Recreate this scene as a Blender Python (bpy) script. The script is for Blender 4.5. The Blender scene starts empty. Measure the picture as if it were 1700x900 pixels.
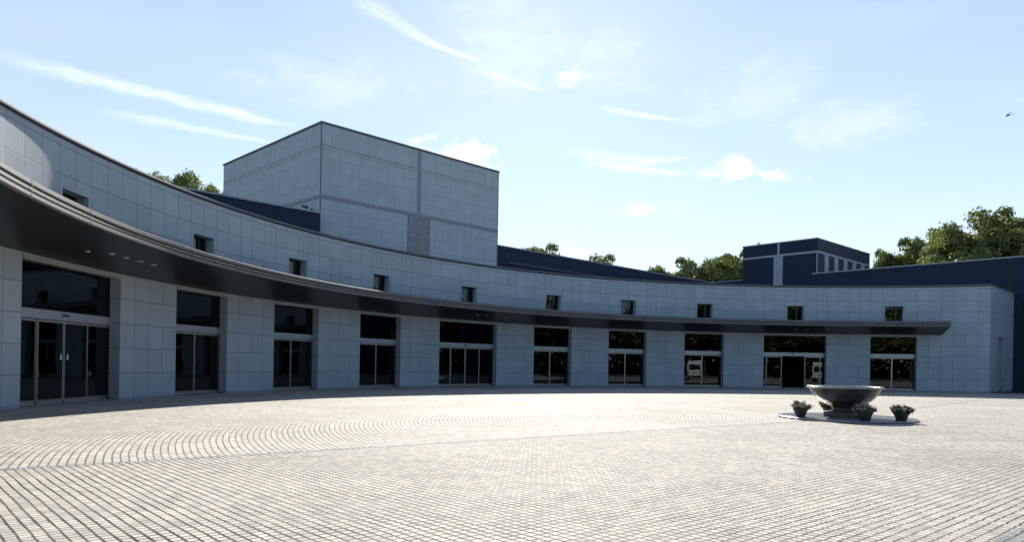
import bpy, math, random
import numpy as np
from mathutils import Matrix, Vector

S = bpy.context.scene
COL = S.collection
R_ = math.radians
random.seed(7)

# ------------------------------------------------------------------ camera
cam = bpy.data.cameras.new('camera')
cam.lens = 25.2; cam.sensor_width = 36.0; cam.shift_y = 0.0926
cam.clip_start = 0.05; cam.clip_end = 3000
co = bpy.data.objects.new('camera', cam); COL.objects.link(co)
co.matrix_world = Matrix.Translation((0, 0, 1.5)) @ Matrix.Rotation(R_(90), 4, 'X') @ Matrix.Rotation(R_(1.0), 4, 'Z')
S.camera = co

# ------------------------------------------------------------------ light
SUN_EL, SUN_AZ = 30.0, 2.2          # degrees; azimuth from +Y towards +X
sd = Vector((math.sin(R_(SUN_AZ))*math.cos(R_(SUN_EL)), math.cos(R_(SUN_AZ))*math.cos(R_(SUN_EL)), math.sin(R_(SUN_EL))))
sun = bpy.data.lights.new('sun', 'SUN'); sun.energy = 5.0; sun.angle = R_(0.5); sun.color = (1.0, 0.95, 0.86)
so = bpy.data.objects.new('sun', sun); COL.objects.link(so)
so.rotation_euler = sd.to_track_quat('Z', 'Y').to_euler()
S.view_settings.view_transform = 'Standard'; S.view_settings.look = 'None'
S.view_settings.exposure = 1.05; S.view_settings.gamma = 1.0; S.view_settings.use_curve_mapping = False
S.render.engine = 'CYCLES'
S.cycles.max_bounces = 7; S.cycles.transparent_max_bounces = 10


class NT:
    """tiny helper for node trees"""
    def __init__(s, nt): s.nt = nt; nt.nodes.clear()
    def n(s, typ, **kw):
        nd = s.nt.nodes.new(typ)
        for k, v in kw.items():
            if k.startswith('i_'):
                key = k[2:]
                key = int(key) if key.isdigit() else key.replace('_', ' ')
                s.put(nd.inputs[key], v)
            else: setattr(nd, k, v)
        return nd
    def put(s, sock, v):
        if isinstance(v, bpy.types.NodeSocket): s.nt.links.new(v, sock)
        else: sock.default_value = v
    def m(s, op, a, b=None, c=None, clamp=False):
        nd = s.nt.nodes.new('ShaderNodeMath'); nd.operation = op; nd.use_clamp = clamp
        s.put(nd.inputs[0], a)
        if b is not None: s.put(nd.inputs[1], b)
        if c is not None: s.put(nd.inputs[2], c)
        return nd.outputs[0]
    def ss(s, v, a, b, lo=0.0, hi=1.0):
        nd = s.nt.nodes.new('ShaderNodeMapRange'); nd.interpolation_type = 'SMOOTHSTEP'
        s.put(nd.inputs[0], v); s.put(nd.inputs[1], a); s.put(nd.inputs[2], b); s.put(nd.inputs[3], lo); s.put(nd.inputs[4], hi)
        return nd.outputs[0]
    def mix(s, f, a, b):
        nd = s.nt.nodes.new('ShaderNodeMix'); nd.data_type = 'RGBA'
        s.put(nd.inputs[0], f); s.put(nd.inputs[6], a); s.put(nd.inputs[7], b)
        return nd.outputs[2]
    def noise(s, vec, scale, detail=3.0, rough=0.5, dist=0.0):
        nd = s.nt.nodes.new('ShaderNodeTexNoise')
        s.put(nd.inputs['Vector'], vec); nd.inputs['Scale'].default_value = scale
        nd.inputs['Detail'].default_value = detail; nd.inputs['Roughness'].default_value = rough
        nd.inputs['Distortion'].default_value = dist
        return nd.outputs[0]
    def xyz(s, x, y, z=0.0):
        nd = s.nt.nodes.new('ShaderNodeCombineXYZ'); s.put(nd.inputs[0], x); s.put(nd.inputs[1], y); s.put(nd.inputs[2], z)
        return nd.outputs[0]
    def sep(s, v):
        nd = s.nt.nodes.new('ShaderNodeSeparateXYZ'); s.put(nd.inputs[0], v); return nd.outputs
    def link(s, a, b): s.nt.links.new(a, b)

# ------------------------------------------------------------------ sky
w = bpy.data.worlds.new('World'); S.world = w; w.use_nodes = True
W = NT(w.node_tree)
sky = W.n('ShaderNodeTexSky', sky_type='NISHITA', sun_disc=False, sun_elevation=R_(SUN_EL), sun_rotation=R_(SUN_AZ),
          air_density=1.0, dust_density=0.1, ozone_density=3.0, altitude=0)
gen = W.n('ShaderNodeTexCoord').outputs['Generated']
gx, gy, gz = W.sep(gen)
az = W.m('MULTIPLY', W.m('ARCTAN2', gx, gy), 57.29578)
el = W.m('MULTIPLY', W.m('ARCSINE', gz), 57.29578)
ae = W.xyz(az, el)
def streak(a1, e1, a2, e2, width, strength, curve=0.0, fib=0.62, taper=0.35, seed=0.0):
    L = math.hypot(a2-a1, e2-e1); c = (a2-a1)/L; s_ = (e2-e1)/L
    da = W.m('SUBTRACT', az, a1); de = W.m('SUBTRACT', el, e1)
    t = W.m('DIVIDE', W.m('ADD', W.m('MULTIPLY', da, c), W.m('MULTIPLY', de, s_)), L)
    p = W.m('SUBTRACT', W.m('MULTIPLY', de, c), W.m('MULTIPLY', da, s_))
    p = W.m('ADD', p, W.m('MULTIPLY', W.m('MULTIPLY', t, W.m('SUBTRACT', 1.0, t)), curve))
    nz = W.noise(W.xyz(W.m('MULTIPLY', t, L*0.45), W.m('MULTIPLY', p, 1.1), seed), 1.0, 4.0, 0.6)
    p = W.m('ADD', p, W.m('MULTIPLY', W.m('SUBTRACT', nz, 0.5), width*1.3))
    wd = W.m('MULTIPLY', width, W.ss(t, 0.0, 1.0, 1.7, 0.9))
    core = W.ss(W.m('DIVIDE', W.m('ABSOLUTE', p), wd), 0.0, 1.0, 1.0, 0.0)
    ends = W.m('MULTIPLY', W.ss(t, 0.0, taper), W.ss(t, 1.0-taper*0.7, 1.0, 1.0, 0.0))
    f2 = W.noise(W.xyz(W.m('MULTIPLY', t, L*0.5), W.m('MULTIPLY', p, 4.0/max(width, .3)), seed+3.1), 1.0, 5.0, 0.65)
    f2 = W.ss(f2, 0.3, 0.7, 1.0-fib, 1.0)
    return W.m('MULTIPLY', W.m('MULTIPLY', W.m('POWER', core, 1.9), ends), W.m('MULTIPLY', f2, strength*.92))
def blob(a, e, ra, re, strength, scale=0.8, thr=0.42, seed=0.0, stretch=0.6, soft=.2):
    da = W.m('DIVIDE', W.m('SUBTRACT', az, a), ra); de = W.m('DIVIDE', W.m('SUBTRACT', el, e), re)
    r = W.m('SQRT', W.m('ADD', W.m('MULTIPLY', da, da), W.m('MULTIPLY', de, de)))
    nz = W.noise(W.xyz(W.m('MULTIPLY', az, stretch), el, seed), scale, 6.0, 0.62, 0.3)
    v = W.m('SUBTRACT', nz, W.m('MULTIPLY', r, 0.33))
    return W.m('MULTIPLY', W.ss(v, thr-0.33*0.5, thr-0.33*0.5+soft), strength)
parts = [
    streak(-38.5, 18.9, -15.5, 17.2, 0.62, 0.62, curve=-1.1, seed=1.0),
    streak(-31.5, 16.7, -17.0, 16.0, 0.42, 0.42, curve=-0.5, seed=2.0),
    streak(-14.0, 26.8, -6.0, 23.5, 0.75, 0.42, curve=-0.7, seed=3.0),
    streak(-8.5, 24.6, -2.5, 22.9, 0.34, 0.62, curve=0.5, seed=4.0),
    streak(-3.5, 22.5, 3.0, 20.9, 0.25, 0.45, curve=0.2, seed=5.0),
    streak(6.0, 19.95, 13.5, 18.65, 0.26, 0.6, curve=0.35, seed=6.0),
    streak(3.0, 16.9, 12.0, 16.0, 0.5, 0.4, curve=0.7, seed=7.0),
    streak(4.5, 16.2, 14.5, 14.7, 0.45, 0.7, curve=0.55, fib=.8, seed=8.0),
    streak(7.5, 15.6, 14.0, 16.2, 0.35, 0.6, curve=0.5, fib=.8, seed=9.0),
    blob(16.9, 15.0, 2.6, 1.15, 0.85, 0.75, 0.38, 11.0),
    blob(20.2, 14.4, 2.1, 0.6, 0.7, 0.9, 0.38, 12.0),
    blob(4.3, 21.9, 1.6, 1.1, 0.45, 1.0, 0.42, 13.0, stretch=.8),
    blob(-4.6, 16.4, 4.2, 1.4, 0.75, 0.7, 0.38, 14.0),
    blob(10.6, 12.2, 3.4, 0.95, 0.38, 0.8, 0.40, 15.0),
    blob(3.5, 8.9, 2.6, 0.6, 0.5, 0.8, 0.4, 16.0),
    blob(1.0, 24.5, 13.0, 4.5, 0.28, 0.22, 0.36, 17.0, stretch=.45, soft=.35),
    blob(17.5, 20.0, 11.0, 3.2, 0.22, 0.3, 0.38, 18.0, stretch=.5, soft=.35),
    blob(27.0, 17.5, 9.0, 2.6, 0.22, 0.35, 0.38, 19.0, stretch=.5, soft=.35),
    blob(-14.0, 20.5, 9.0, 3.4, 0.20, 0.3, 0.38, 20.0, stretch=.5, soft=.35),
    blob(28.0, 26.0, 3.0, 1.0, 0.5, 0.6, 0.4, 21.0),
]
tot = parts[0]
for p in parts[1:]:
    tot = W.m('SUBTRACT', 1.0, W.m('MULTIPLY', W.m('SUBTRACT', 1.0, tot), W.m('SUBTRACT', 1.0, p)))
vol_ns = W.noise(W.xyz(W.m('MULTIPLY', az, .02), W.m('MULTIPLY', el, .08), 4.0), 2.0, 5.0, 0.6)
veil = W.m('ADD', W.ss(el, 3.0, 32.0, 0.55, 0.36), W.ss(vol_ns, 0.3, 0.75, -0.05, 0.12))
veil = W.m('MULTIPLY', veil, W.m('MULTIPLY', W.ss(el, 34.0, 75.0, 1.0, 0.25), W.ss(W.m('ABSOLUTE', az), 55.0, 110.0, 1.0, 0.15)))      # thin high cirrus veil, thickest towards the horizon
CLOUD = (8.0, 8.2, 8.5, 1)
VEIL = W.mix(W.ss(el, 2.0, 18.0), (5.6, 6.0, 6.6, 1), (4.8, 5.35, 6.2, 1))
skyc = W.mix(tot, W.mix(veil, sky.outputs[0], VEIL), CLOUD)
bg = W.n('ShaderNodeBackground'); W.put(bg.inputs[0], skyc); bg.inputs[1].default_value = 0.083
wo = W.n('ShaderNodeOutputWorld'); W.link(bg.outputs[0], wo.inputs[0])

# ------------------------------------------------------------------ materials
def mat(name):
    m = bpy.data.materials.new(name); m.use_nodes = True
    t = NT(m.node_tree)
    o = t.n('ShaderNodeOutputMaterial'); b = t.n('ShaderNodeBsdfPrincipled'); t.link(b.outputs[0], o.inputs[0])
    return m, t, b, o

def plain(name, col, rough=0.6, metal=0.0, var=0.12, scale=6.0, bump=0.0, spec=0.5, bscale=60):
    m, t, b, o = mat(name)
    tc = t.n('ShaderNodeTexCoord').outputs['Object']
    n = t.noise(tc, scale, 4.0, 0.6)
    k = t.ss(n, 0.3, 0.7, 1.0-var, 1.0+var)
    v = t.n('ShaderNodeVectorMath', operation='SCALE'); v.inputs[0].default_value = col[:3]; t.put(v.inputs['Scale'], k)
    t.link(v.outputs[0], b.inputs['Base Color'])
    b.inputs['Roughness'].default_value = rough; b.inputs['Metallic'].default_value = metal
    b.inputs['Specular IOR Level'].default_value = spec
    if bump:
        bp = t.n('ShaderNodeBump'); bp.inputs['Strength'].default_value = bump; bp.inputs['Distance'].default_value = 0.01
        t.put(bp.inputs['Height'], t.noise(tc, bscale, 4.0, 0.7)); t.link(bp.outputs[0], b.inputs['Normal'])
    return m

def panel_mat(name, col, pw, ph, joint=0.018, off_v=0.0, var=0.05, jcol=(.03, .035, .04), rough=0.75, streaks=0.12, offset=0.0, half_top=None):
    """stone cladding: UV in metres, joints every pw x ph"""
    m, t, b, o = mat(name)
    uv = t.n('ShaderNodeUVMap').outputs[0]
    u, v, _ = t.sep(uv)
    uu = t.m('DIVIDE', u, pw); vv = t.m('DIVIDE', t.m('SUBTRACT', v, off_v), ph)
    if offset: uu = t.m('ADD', uu, t.m('MULTIPLY', t.m('FLOOR', vv), offset))
    fu = t.m('FRACT', uu); fv = t.m('FRACT', vv)
    du = t.m('MULTIPLY', t.m('MINIMUM', fu, t.m('SUBTRACT', 1.0, fu)), pw)
    dv = t.m('MULTIPLY', t.m('MINIMUM', fv, t.m('SUBTRACT', 1.0, fv)), ph)
    d = t.m('MINIMUM', du, dv)
    jm = t.ss(d, joint*0.35, joint*0.75, 1.0, 0.0)
    cell = t.xyz(t.m('FLOOR', uu), t.m('FLOOR', vv))
    wn = t.n('ShaderNodeTexWhiteNoise', noise_dimensions='2D'); t.put(wn.inputs['Vector'], cell)
    pv = t.ss(wn.outputs['Value'], 0.0, 1.0, 1.0-var, 1.0+var)
    grain = t.ss(t.noise(t.xyz(u, v), 26.0, 4.0, 0.75), 0.25, 0.75, 0.90, 1.08)
    cloudy = t.ss(t.noise(t.xyz(u, v), 0.7, 5.0, 0.6), 0.25, 0.75, 0.93, 1.05)
    st = t.ss(t.noise(t.xyz(t.m('MULTIPLY', u, 5.0), t.m('MULTIPLY', v, .25), 2.0), 1.0, 4.0, 0.6), 0.5, 0.8, 1.0, 1.0-streaks)
    k = t.m('MULTIPLY', t.m('MULTIPLY', pv, grain), t.m('MULTIPLY', cloudy, st))
    sc = t.n('ShaderNodeVectorMath', operation='SCALE'); sc.inputs[0].default_value = col[:3]; t.put(sc.inputs['Scale'], k)
    t.link(t.mix(jm, sc.outputs[0], (*jcol, 1)), b.inputs['Base Color'])
    b.inputs['Roughness'].default_value = rough; b.inputs['Specular IOR Level'].default_value = 0.35
    bp = t.n('ShaderNodeBump'); bp.inputs['Strength'].default_value = 0.5; bp.inputs['Distance'].default_value = 0.008
    h = t.m('ADD', t.m('SUBTRACT', 1.0, jm), t.m('MULTIPLY', t.noise(t.xyz(u, v), 60.0, 3.0, 0.7), 0.25))
    t.put(bp.inputs['Height'], h); t.link(bp.outputs[0], b.inputs['Normal'])
    return m

CELL = 1.3428                     # degrees of arc per cladding panel
RAD = 36.6
PW = RAD*R_(CELL)
M = {}
M['stone'] = panel_mat('pale_stone_panels', (.37, .425, .455), PW, 0.902, joint=0.022, off_v=0.085, jcol=(.17,.195,.215))
M['tower_stone'] = panel_mat('pale_tower_panels', (.40, .455, .495), 0.9, 1.04, joint=0.03, off_v=0.35, var=.035, jcol=(.27, .305, .335))
M['brick'] = panel_mat('dark_blue_brick', (.007, .020, .050), 0.30, 0.085, joint=0.016, var=.16, jcol=(.015, .032, .065), offset=0.5, streaks=.1)
M['brick_rough'] = panel_mat('grey_blue_brick', (.15, .18, .235), 0.62, 0.21, joint=0.05, var=.6, jcol=(.03, .04, .06), offset=0.5, streaks=.1)
M['band'] = plain('grey_band', (.235, .25, .265), .7, bump=.3, scale=3)
M['band_light'] = plain('light_band', (.30, .33, .38), .7, bump=.3, scale=3)
M['coping'] = plain('coping_metal', (.13, .14, .15), .75, .0, spec=.2)
M['coping_light'] = plain('pale_coping', (.33, .34, .35), .75, .0, spec=.2)
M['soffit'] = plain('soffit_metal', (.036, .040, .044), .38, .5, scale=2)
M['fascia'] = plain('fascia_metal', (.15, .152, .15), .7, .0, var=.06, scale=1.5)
M['groove'] = plain('dark_groove', (.03, .03, .032), .6)
M['steel'] = plain('stainless_steel', (.36, .345, .31), .38, .8, var=.06)
M['steel_bright'] = plain('brushed_header_steel', (.36, .39, .42), .38, .5, var=.03)
M['jamb'] = plain('polished_dark_jamb', (.045, .055, .058), .18, .4, var=.1)
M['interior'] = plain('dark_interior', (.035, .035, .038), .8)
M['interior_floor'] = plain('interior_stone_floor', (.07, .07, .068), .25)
M['roof'] = plain('roof_membrane', (.22, .22, .22), .9)
M['apron'] = plain('granite_apron', (.26, .265, .27), .7, bump=.4, scale=8)
M['bronze'] = plain('dark_granite_bowl', (.050, .050, .048), .26, 0.25, var=.35, scale=5, bump=.15)
M['bowl_rim'] = plain('pale_bowl_rim', (.30, .30, .29), .30, 0.3, var=.2)  # paler than the rest of the bowl
M['disc'] = plain('granite_disc', (.22, .235, .245), .2, bump=.3, scale=9)
M['pot'] = plain('dark_pot', (.022, .024, .024), .55)
M['soil'] = plain('potting_soil', (.03, .022, .015), .9, bump=.6)
M['flower_pink'] = plain('faded_pink_petals', (.42, .20, .24), .6, var=.3, scale=30)
M['flower_cream'] = plain('cream_petals', (.50, .47, .34), .6, var=.3, scale=30)
M['bark'] = plain('tree_bark', (.055, .042, .03), .9, bump=.7, scale=3, bscale=14)
M['white'] = plain('white_paint', (.75, .75, .74), .35, var=.04)
M['dark_plastic'] = plain('dark_plastic', (.03, .03, .03), .5)
M['rubber'] = plain('tyre_rubber', (.02, .02, .02), .8)
M['red_lens'] = plain('red_lens', (.45, .02, .02), .2)
M['lens'] = plain('downlight_lens', (.34, .34, .32), .35)
M['dragon'] = plain('dragonfly_blue', (.02, .03, .20), .4)
M['asphalt'] = plain('asphalt', (.05, .05, .052), .9, bump=.5, scale=1)

def glass(name, tint, rough=0.01, refl=1.0):
    m = bpy.data.materials.new(name); m.use_nodes = True
    t = NT(m.node_tree); o = t.n('ShaderNodeOutputMaterial')
    tr = t.n('ShaderNodeBsdfTransparent'); tr.inputs[0].default_value = (*tint, 1)
    gl = t.n('ShaderNodeBsdfGlossy'); gl.inputs['Roughness'].default_value = rough
    gl.inputs[0].default_value = (.82, .93, 1.0, 1)
    tc = t.n('ShaderNodeTexCoord').outputs['Object']
    bp = t.n('ShaderNodeBump'); bp.inputs['Strength'].default_value = .06; bp.inputs['Distance'].default_value = .02
    t.put(bp.inputs['Height'], t.noise(tc, 1.3, 2.0, .5)); t.link(bp.outputs[0], gl.inputs['Normal'])
    fr = t.n('ShaderNodeFresnel'); fr.inputs[0].default_value = 1.55
    mx = t.n('ShaderNodeMixShader'); t.put(mx.inputs[0], t.m('MULTIPLY', fr.outputs[0], refl, clamp=True))
    t.link(tr.outputs[0], mx.inputs[1]); t.link(gl.outputs[0], mx.inputs[2]); t.link(mx.outputs[0], o.inputs[0])
    return m
M['glass'] = glass('door_glass', (.16, .22, .25), refl=1.0)
M['wing'] = glass('insect_wing', (.85, .9, .95))

def emis(name, col, st):
    m, t, b, o = mat(name)
    b.inputs['Base Color'].default_value = (.8, .8, .8, 1)
    b.inputs['Emission Color'].default_value = (*col, 1); b.inputs['Emission Strength'].default_value = st
    return m
M['tube'] = emis('lit_tube', (.9, .97, 1.0), 2.2)

def leaf_mat(name, c1, c2, c3):
    m = bpy.data.materials.new(name); m.use_nodes = True
    t = NT(m.node_tree); o = t.n('ShaderNodeOutputMaterial')
    tc = t.n('ShaderNodeTexCoord').outputs['Object']
    g = t.n('ShaderNodeNewGeometry')
    n1 = t.noise(tc, .45, 3.0, .6)
    c = t.mix(t.ss(n1, .35, .65), (*c1, 1), (*c2, 1))
    c = t.mix(t.m('MULTIPLY', g.outputs['Random Per Island'], .55), c, (*c3, 1))
    df = t.n('ShaderNodeBsdfDiffuse'); t.put(df.inputs[0], c)
    tl = t.n('ShaderNodeBsdfTranslucent'); t.put(tl.inputs[0], c)
    gl = t.n('ShaderNodeBsdfGlossy'); gl.inputs['Roughness'].default_value = .45; gl.inputs[0].default_value = (.6, .65, .6, 1)
    a = t.n('ShaderNodeMixShader'); a.inputs[0].default_value = .45; t.link(df.outputs[0], a.inputs[1]); t.link(tl.outputs[0], a.inputs[2])
    b2 = t.n('ShaderNodeMixShader'); b2.inputs[0].default_value = .06; t.link(a.outputs[0], b2.inputs[1]); t.link(gl.outputs[0], b2.inputs[2])
    t.link(b2.outputs[0], o.inputs[0]); return m
M['leaf'] = leaf_mat('broadleaf_foliage', (.06, .095, .024), (.15, .195, .038), (.24, .25, .055))
M['leaf_light'] = leaf_mat('bright_foliage', (.09, .13, .03), (.15, .20, .045), (.18, .21, .05))
M['leaf_pot'] = leaf_mat('pot_foliage', (.06, .09, .035), (.11, .14, .05), (.15, .16, .08))

# plaza paving ------------------------------------------------------
FC = (12.0, 20.6)            # centre of the fan of setts
DC = (10.6, 22.7)            # centre of the stone disc
def paving():
    m, t, b, o = mat('granite_setts')
    pos = t.n('ShaderNodeNewGeometry').outputs['Position']
    px, py, _ = t.sep(pos)
    wob = t.noise(pos, 1.1, 3.0, .6); wob2 = t.noise(t.xyz(py, px, 5.0), 1.1, 3.0, .6)
    fine = t.noise(pos, 22.0, 2.0, .6); fine2 = t.noise(t.xyz(py, px, 9.0), 22.0, 2.0, .6)
    x = t.m('ADD', px, t.m('ADD', t.m('MULTIPLY', t.m('SUBTRACT', wob, .5), .036), t.m('MULTIPLY', t.m('SUBTRACT', fine, .5), .014)))
    y = t.m('ADD', py, t.m('ADD', t.m('MULTIPLY', t.m('SUBTRACT', wob2, .5), .036), t.m('MULTIPLY', t.m('SUBTRACT', fine2, .5), .014)))
    def joints(a, bb, pa, pb, jit):
        ia = t.m('FLOOR', t.m('DIVIDE', a, pa))
        wn = t.n('ShaderNodeTexWhiteNoise', noise_dimensions='1D'); t.put(wn.inputs['W'], ia)
        b2 = t.m('ADD', t.m('DIVIDE', bb, pb), t.m('MULTIPLY', wn.outputs['Value'], jit))
        fa = t.m('FRACT', t.m('DIVIDE', a, pa)); fb = t.m('FRACT', b2)
        da = t.m('MULTIPLY', t.m('MINIMUM', fa, t.m('SUBTRACT', 1.0, fa)), pa)
        db = t.m('MULTIPLY', t.m('MINIMUM', fb, t.m('SUBTRACT', 1.0, fb)), pb)
        return da, db, ia, t.m('FLOOR', b2)
    # front sector: straight rows
    A = R_(42.0)
    ga = t.m('ADD', t.m('MULTIPLY', x, math.cos(A)), t.m('MULTIPLY', y, math.sin(A)))
    gb = t.m('SUBTRACT', t.m('MULTIPLY', y, math.cos(A)), t.m('MULTIPLY', x, math.sin(A)))
    a1, b1, i1, j1 = joints(t.m('ADD', ga, 200.0), gb, .103, .106, .12)
    # fan sector: rings round the disc
    dx = t.m('SUBTRACT', x, FC[0]); dy = t.m('SUBTRACT', y, FC[1])
    r = t.m('SQRT', t.m('ADD', t.m('MULTIPLY', dx, dx), t.m('MULTIPLY', dy, dy)))
    ring = t.m('MULTIPLY', t.m('FLOOR', t.m('DIVIDE', r, .112)), .112)
    arc = t.m('MULTIPLY', t.m('ARCTAN2', dy, dx), t.m('MAXIMUM', ring, .2))
    a2, b2, i2, j2 = joints(r, arc, .112, .125, .6)
    # sector choice: polar angle about the disc
    ex = t.m('SUBTRACT', x, DC[0]); ey = t.m('SUBTRACT', y, DC[1])
    def side(deg):            # signed distance from the ray leaving the disc at deg
        c, s_ = math.cos(R_(deg)), math.sin(R_(deg))
        return (t.m('SUBTRACT', t.m('MULTIPLY', ey, c), t.m('MULTIPLY', ex, s_)),
                t.m('ADD', t.m('MULTIPLY', ex, c), t.m('MULTIPLY', ey, s_)))
    n1, l1 = side(217.3); n2, l2 = side(312.0); n3, l3 = side(118.0); n4, l4 = side(48.5)
    front = t.m('MULTIPLY', t.m('GREATER_THAN', n1, 0.0), t.m('LESS_THAN', n2, 0.0))
    def sel(a, c): return t.m('ADD', t.m('MULTIPLY', front, a), t.m('MULTIPLY', t.m('SUBTRACT', 1.0, front), c))
    da, db = sel(a1, a2), sel(b1, b2); ia, ib = sel(i1, i2), sel(j1, j2)
    jw = t.m('ADD', .0122, t.m('MULTIPLY', t.m('SUBTRACT', t.noise(pos, 1.4, 4.0, .65), .5), .016))
    ja = t.ss(da, t.m('MULTIPLY', jw, .7), t.m('MULTIPLY', jw, 1.3), 1.0, 0.0)
    jb = t.m('MULTIPLY', t.ss(db, t.m('MULTIPLY', jw, .62), t.m('MULTIPLY', jw, 1.2), 1.0, 0.0), t.ss(t.noise(pos, 6.0, 2.0, .5), .35, .6, .75, 1.0))
    wear = t.ss(t.noise(pos, .6, 4.0, .65), .36, .60, .74, 1.0)      # joints filled with sand in places
    j = t.m('MAXIMUM', ja, jb)
    fanfill = t.m('ADD', t.m('MULTIPLY', front, 1.0), t.m('MULTIPLY', t.m('SUBTRACT', 1.0, front), .8))
    j = t.m('MULTIPLY', j, t.m('MULTIPLY', wear, fanfill))
    # seam courses
    def seam(n, l, w_, start):
        return t.m('MULTIPLY', t.ss(t.m('ABSOLUTE', n), w_*.8, w_, 1.0, 0.0), t.ss(l, start, start+.2))
    sm = t.m('MAXIMUM', seam(n1, l1, .15, 2.2), t.m('MULTIPLY', t.m('MAXIMUM', seam(n3, l3, .09, 2.2), t.m('MAXIMUM', seam(n4, l4, .12, 2.2), seam(n2, l2, .08, 2.2))), .8))
    cell = t.n('ShaderNodeTexWhiteNoise', noise_dimensions='3D'); t.put(cell.inputs['Vector'], t.xyz(ia, ib, front))
    val = cell.outputs['Value']
    tone = t.ss(val, 0.0, 1.0, .83, 1.12)
    grain = t.ss(t.noise(pos, 90.0, 4.0, .85), .3, .7, .66, 1.2)
    big = t.ss(t.noise(pos, .30, 6.0, .68), .3, .7, .80, 1.10)
    mid = t.ss(t.noise(pos, 4.0, 6.0, .75), .32, .68, .86, 1.08)
    k = t.m('MULTIPLY', t.m('MULTIPLY', tone, grain), t.m('MULTIPLY', big, mid))
    warm = t.mix(t.ss(cell.outputs['Value'], .75, 1.0), (.515, .474, .412, 1), (.52, .468, .388, 1))
    base = t.mix(t.m('MULTIPLY', sm, t.ss(t.noise(pos, 2.5, 3.0, .6), .3, .7, .25, .8)), warm, (.21, .22, .23, 1))
    # a grey course across the near right corner
    base = t.mix(t.m('MULTIPLY', t.m('LESS_THAN', gb, 1.87), t.m('MULTIPLY', t.m('GREATER_THAN', gb, 1.36), t.m('MULTIPLY', front, .7))), base, (.22, .235, .26, 1))
    sc = t.n('ShaderNodeVectorMath', operation='SCALE'); t.put(sc.inputs[0], base); t.put(sc.inputs['Scale'], k)
    jc = t.mix(t.noise(pos, 9.0, 3.0, .6), (.008, .008, .009, 1), (.032, .025, .018, 1))
    dots = t.ss(t.noise(pos, 55.0, 1.0, .5), .70, .76)
    jj = t.m('MAXIMUM', j, t.m('MULTIPLY', dots, .45))
    t.link(t.mix(jj, sc.outputs[0], jc), b.inputs['Base Color'])
    t.put(b.inputs['Roughness'], .85); b.inputs['Specular IOR Level'].default_value = .14
    dome = t.m('MINIMUM', t.ss(da, .002, .014), t.ss(db, .002, .014))
    h = t.m('ADD', t.m('MULTIPLY', dome, 1.0), t.m('ADD', t.m('MULTIPLY', t.noise(pos, 80.0, 4.0, .8), .5), t.m('MULTIPLY', val, .25)))
    bp = t.n('ShaderNodeBump'); bp.inputs['Strength'].default_value = .55; bp.inputs['Distance'].default_value = .006
    t.put(bp.inputs['Height'], h); t.link(bp.outputs[0], b.inputs['Normal'])
    return m
M['setts'] = paving()

# ------------------------------------------------------------------ object helpers
def link(o, parent=None):
    COL.objects.link(o)
    if parent is not None: o.parent = parent
    return o
def tag(o, label=None, cat=None, group=None, kind=None):
    if label: o['label'] = label
    if cat: o['category'] = cat
    if group: o['group'] = group
    if kind: o['kind'] = kind
    return o
def thing(name, label, cat, loc=(0, 0, 0), rz=0.0, group=None):
    o = bpy.data.objects.new(name, None); link(o); o.location = loc; o.rotation_euler = (0, 0, rz)
    o.empty_display_size = .3
    return tag(o, label, cat, group)

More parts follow.
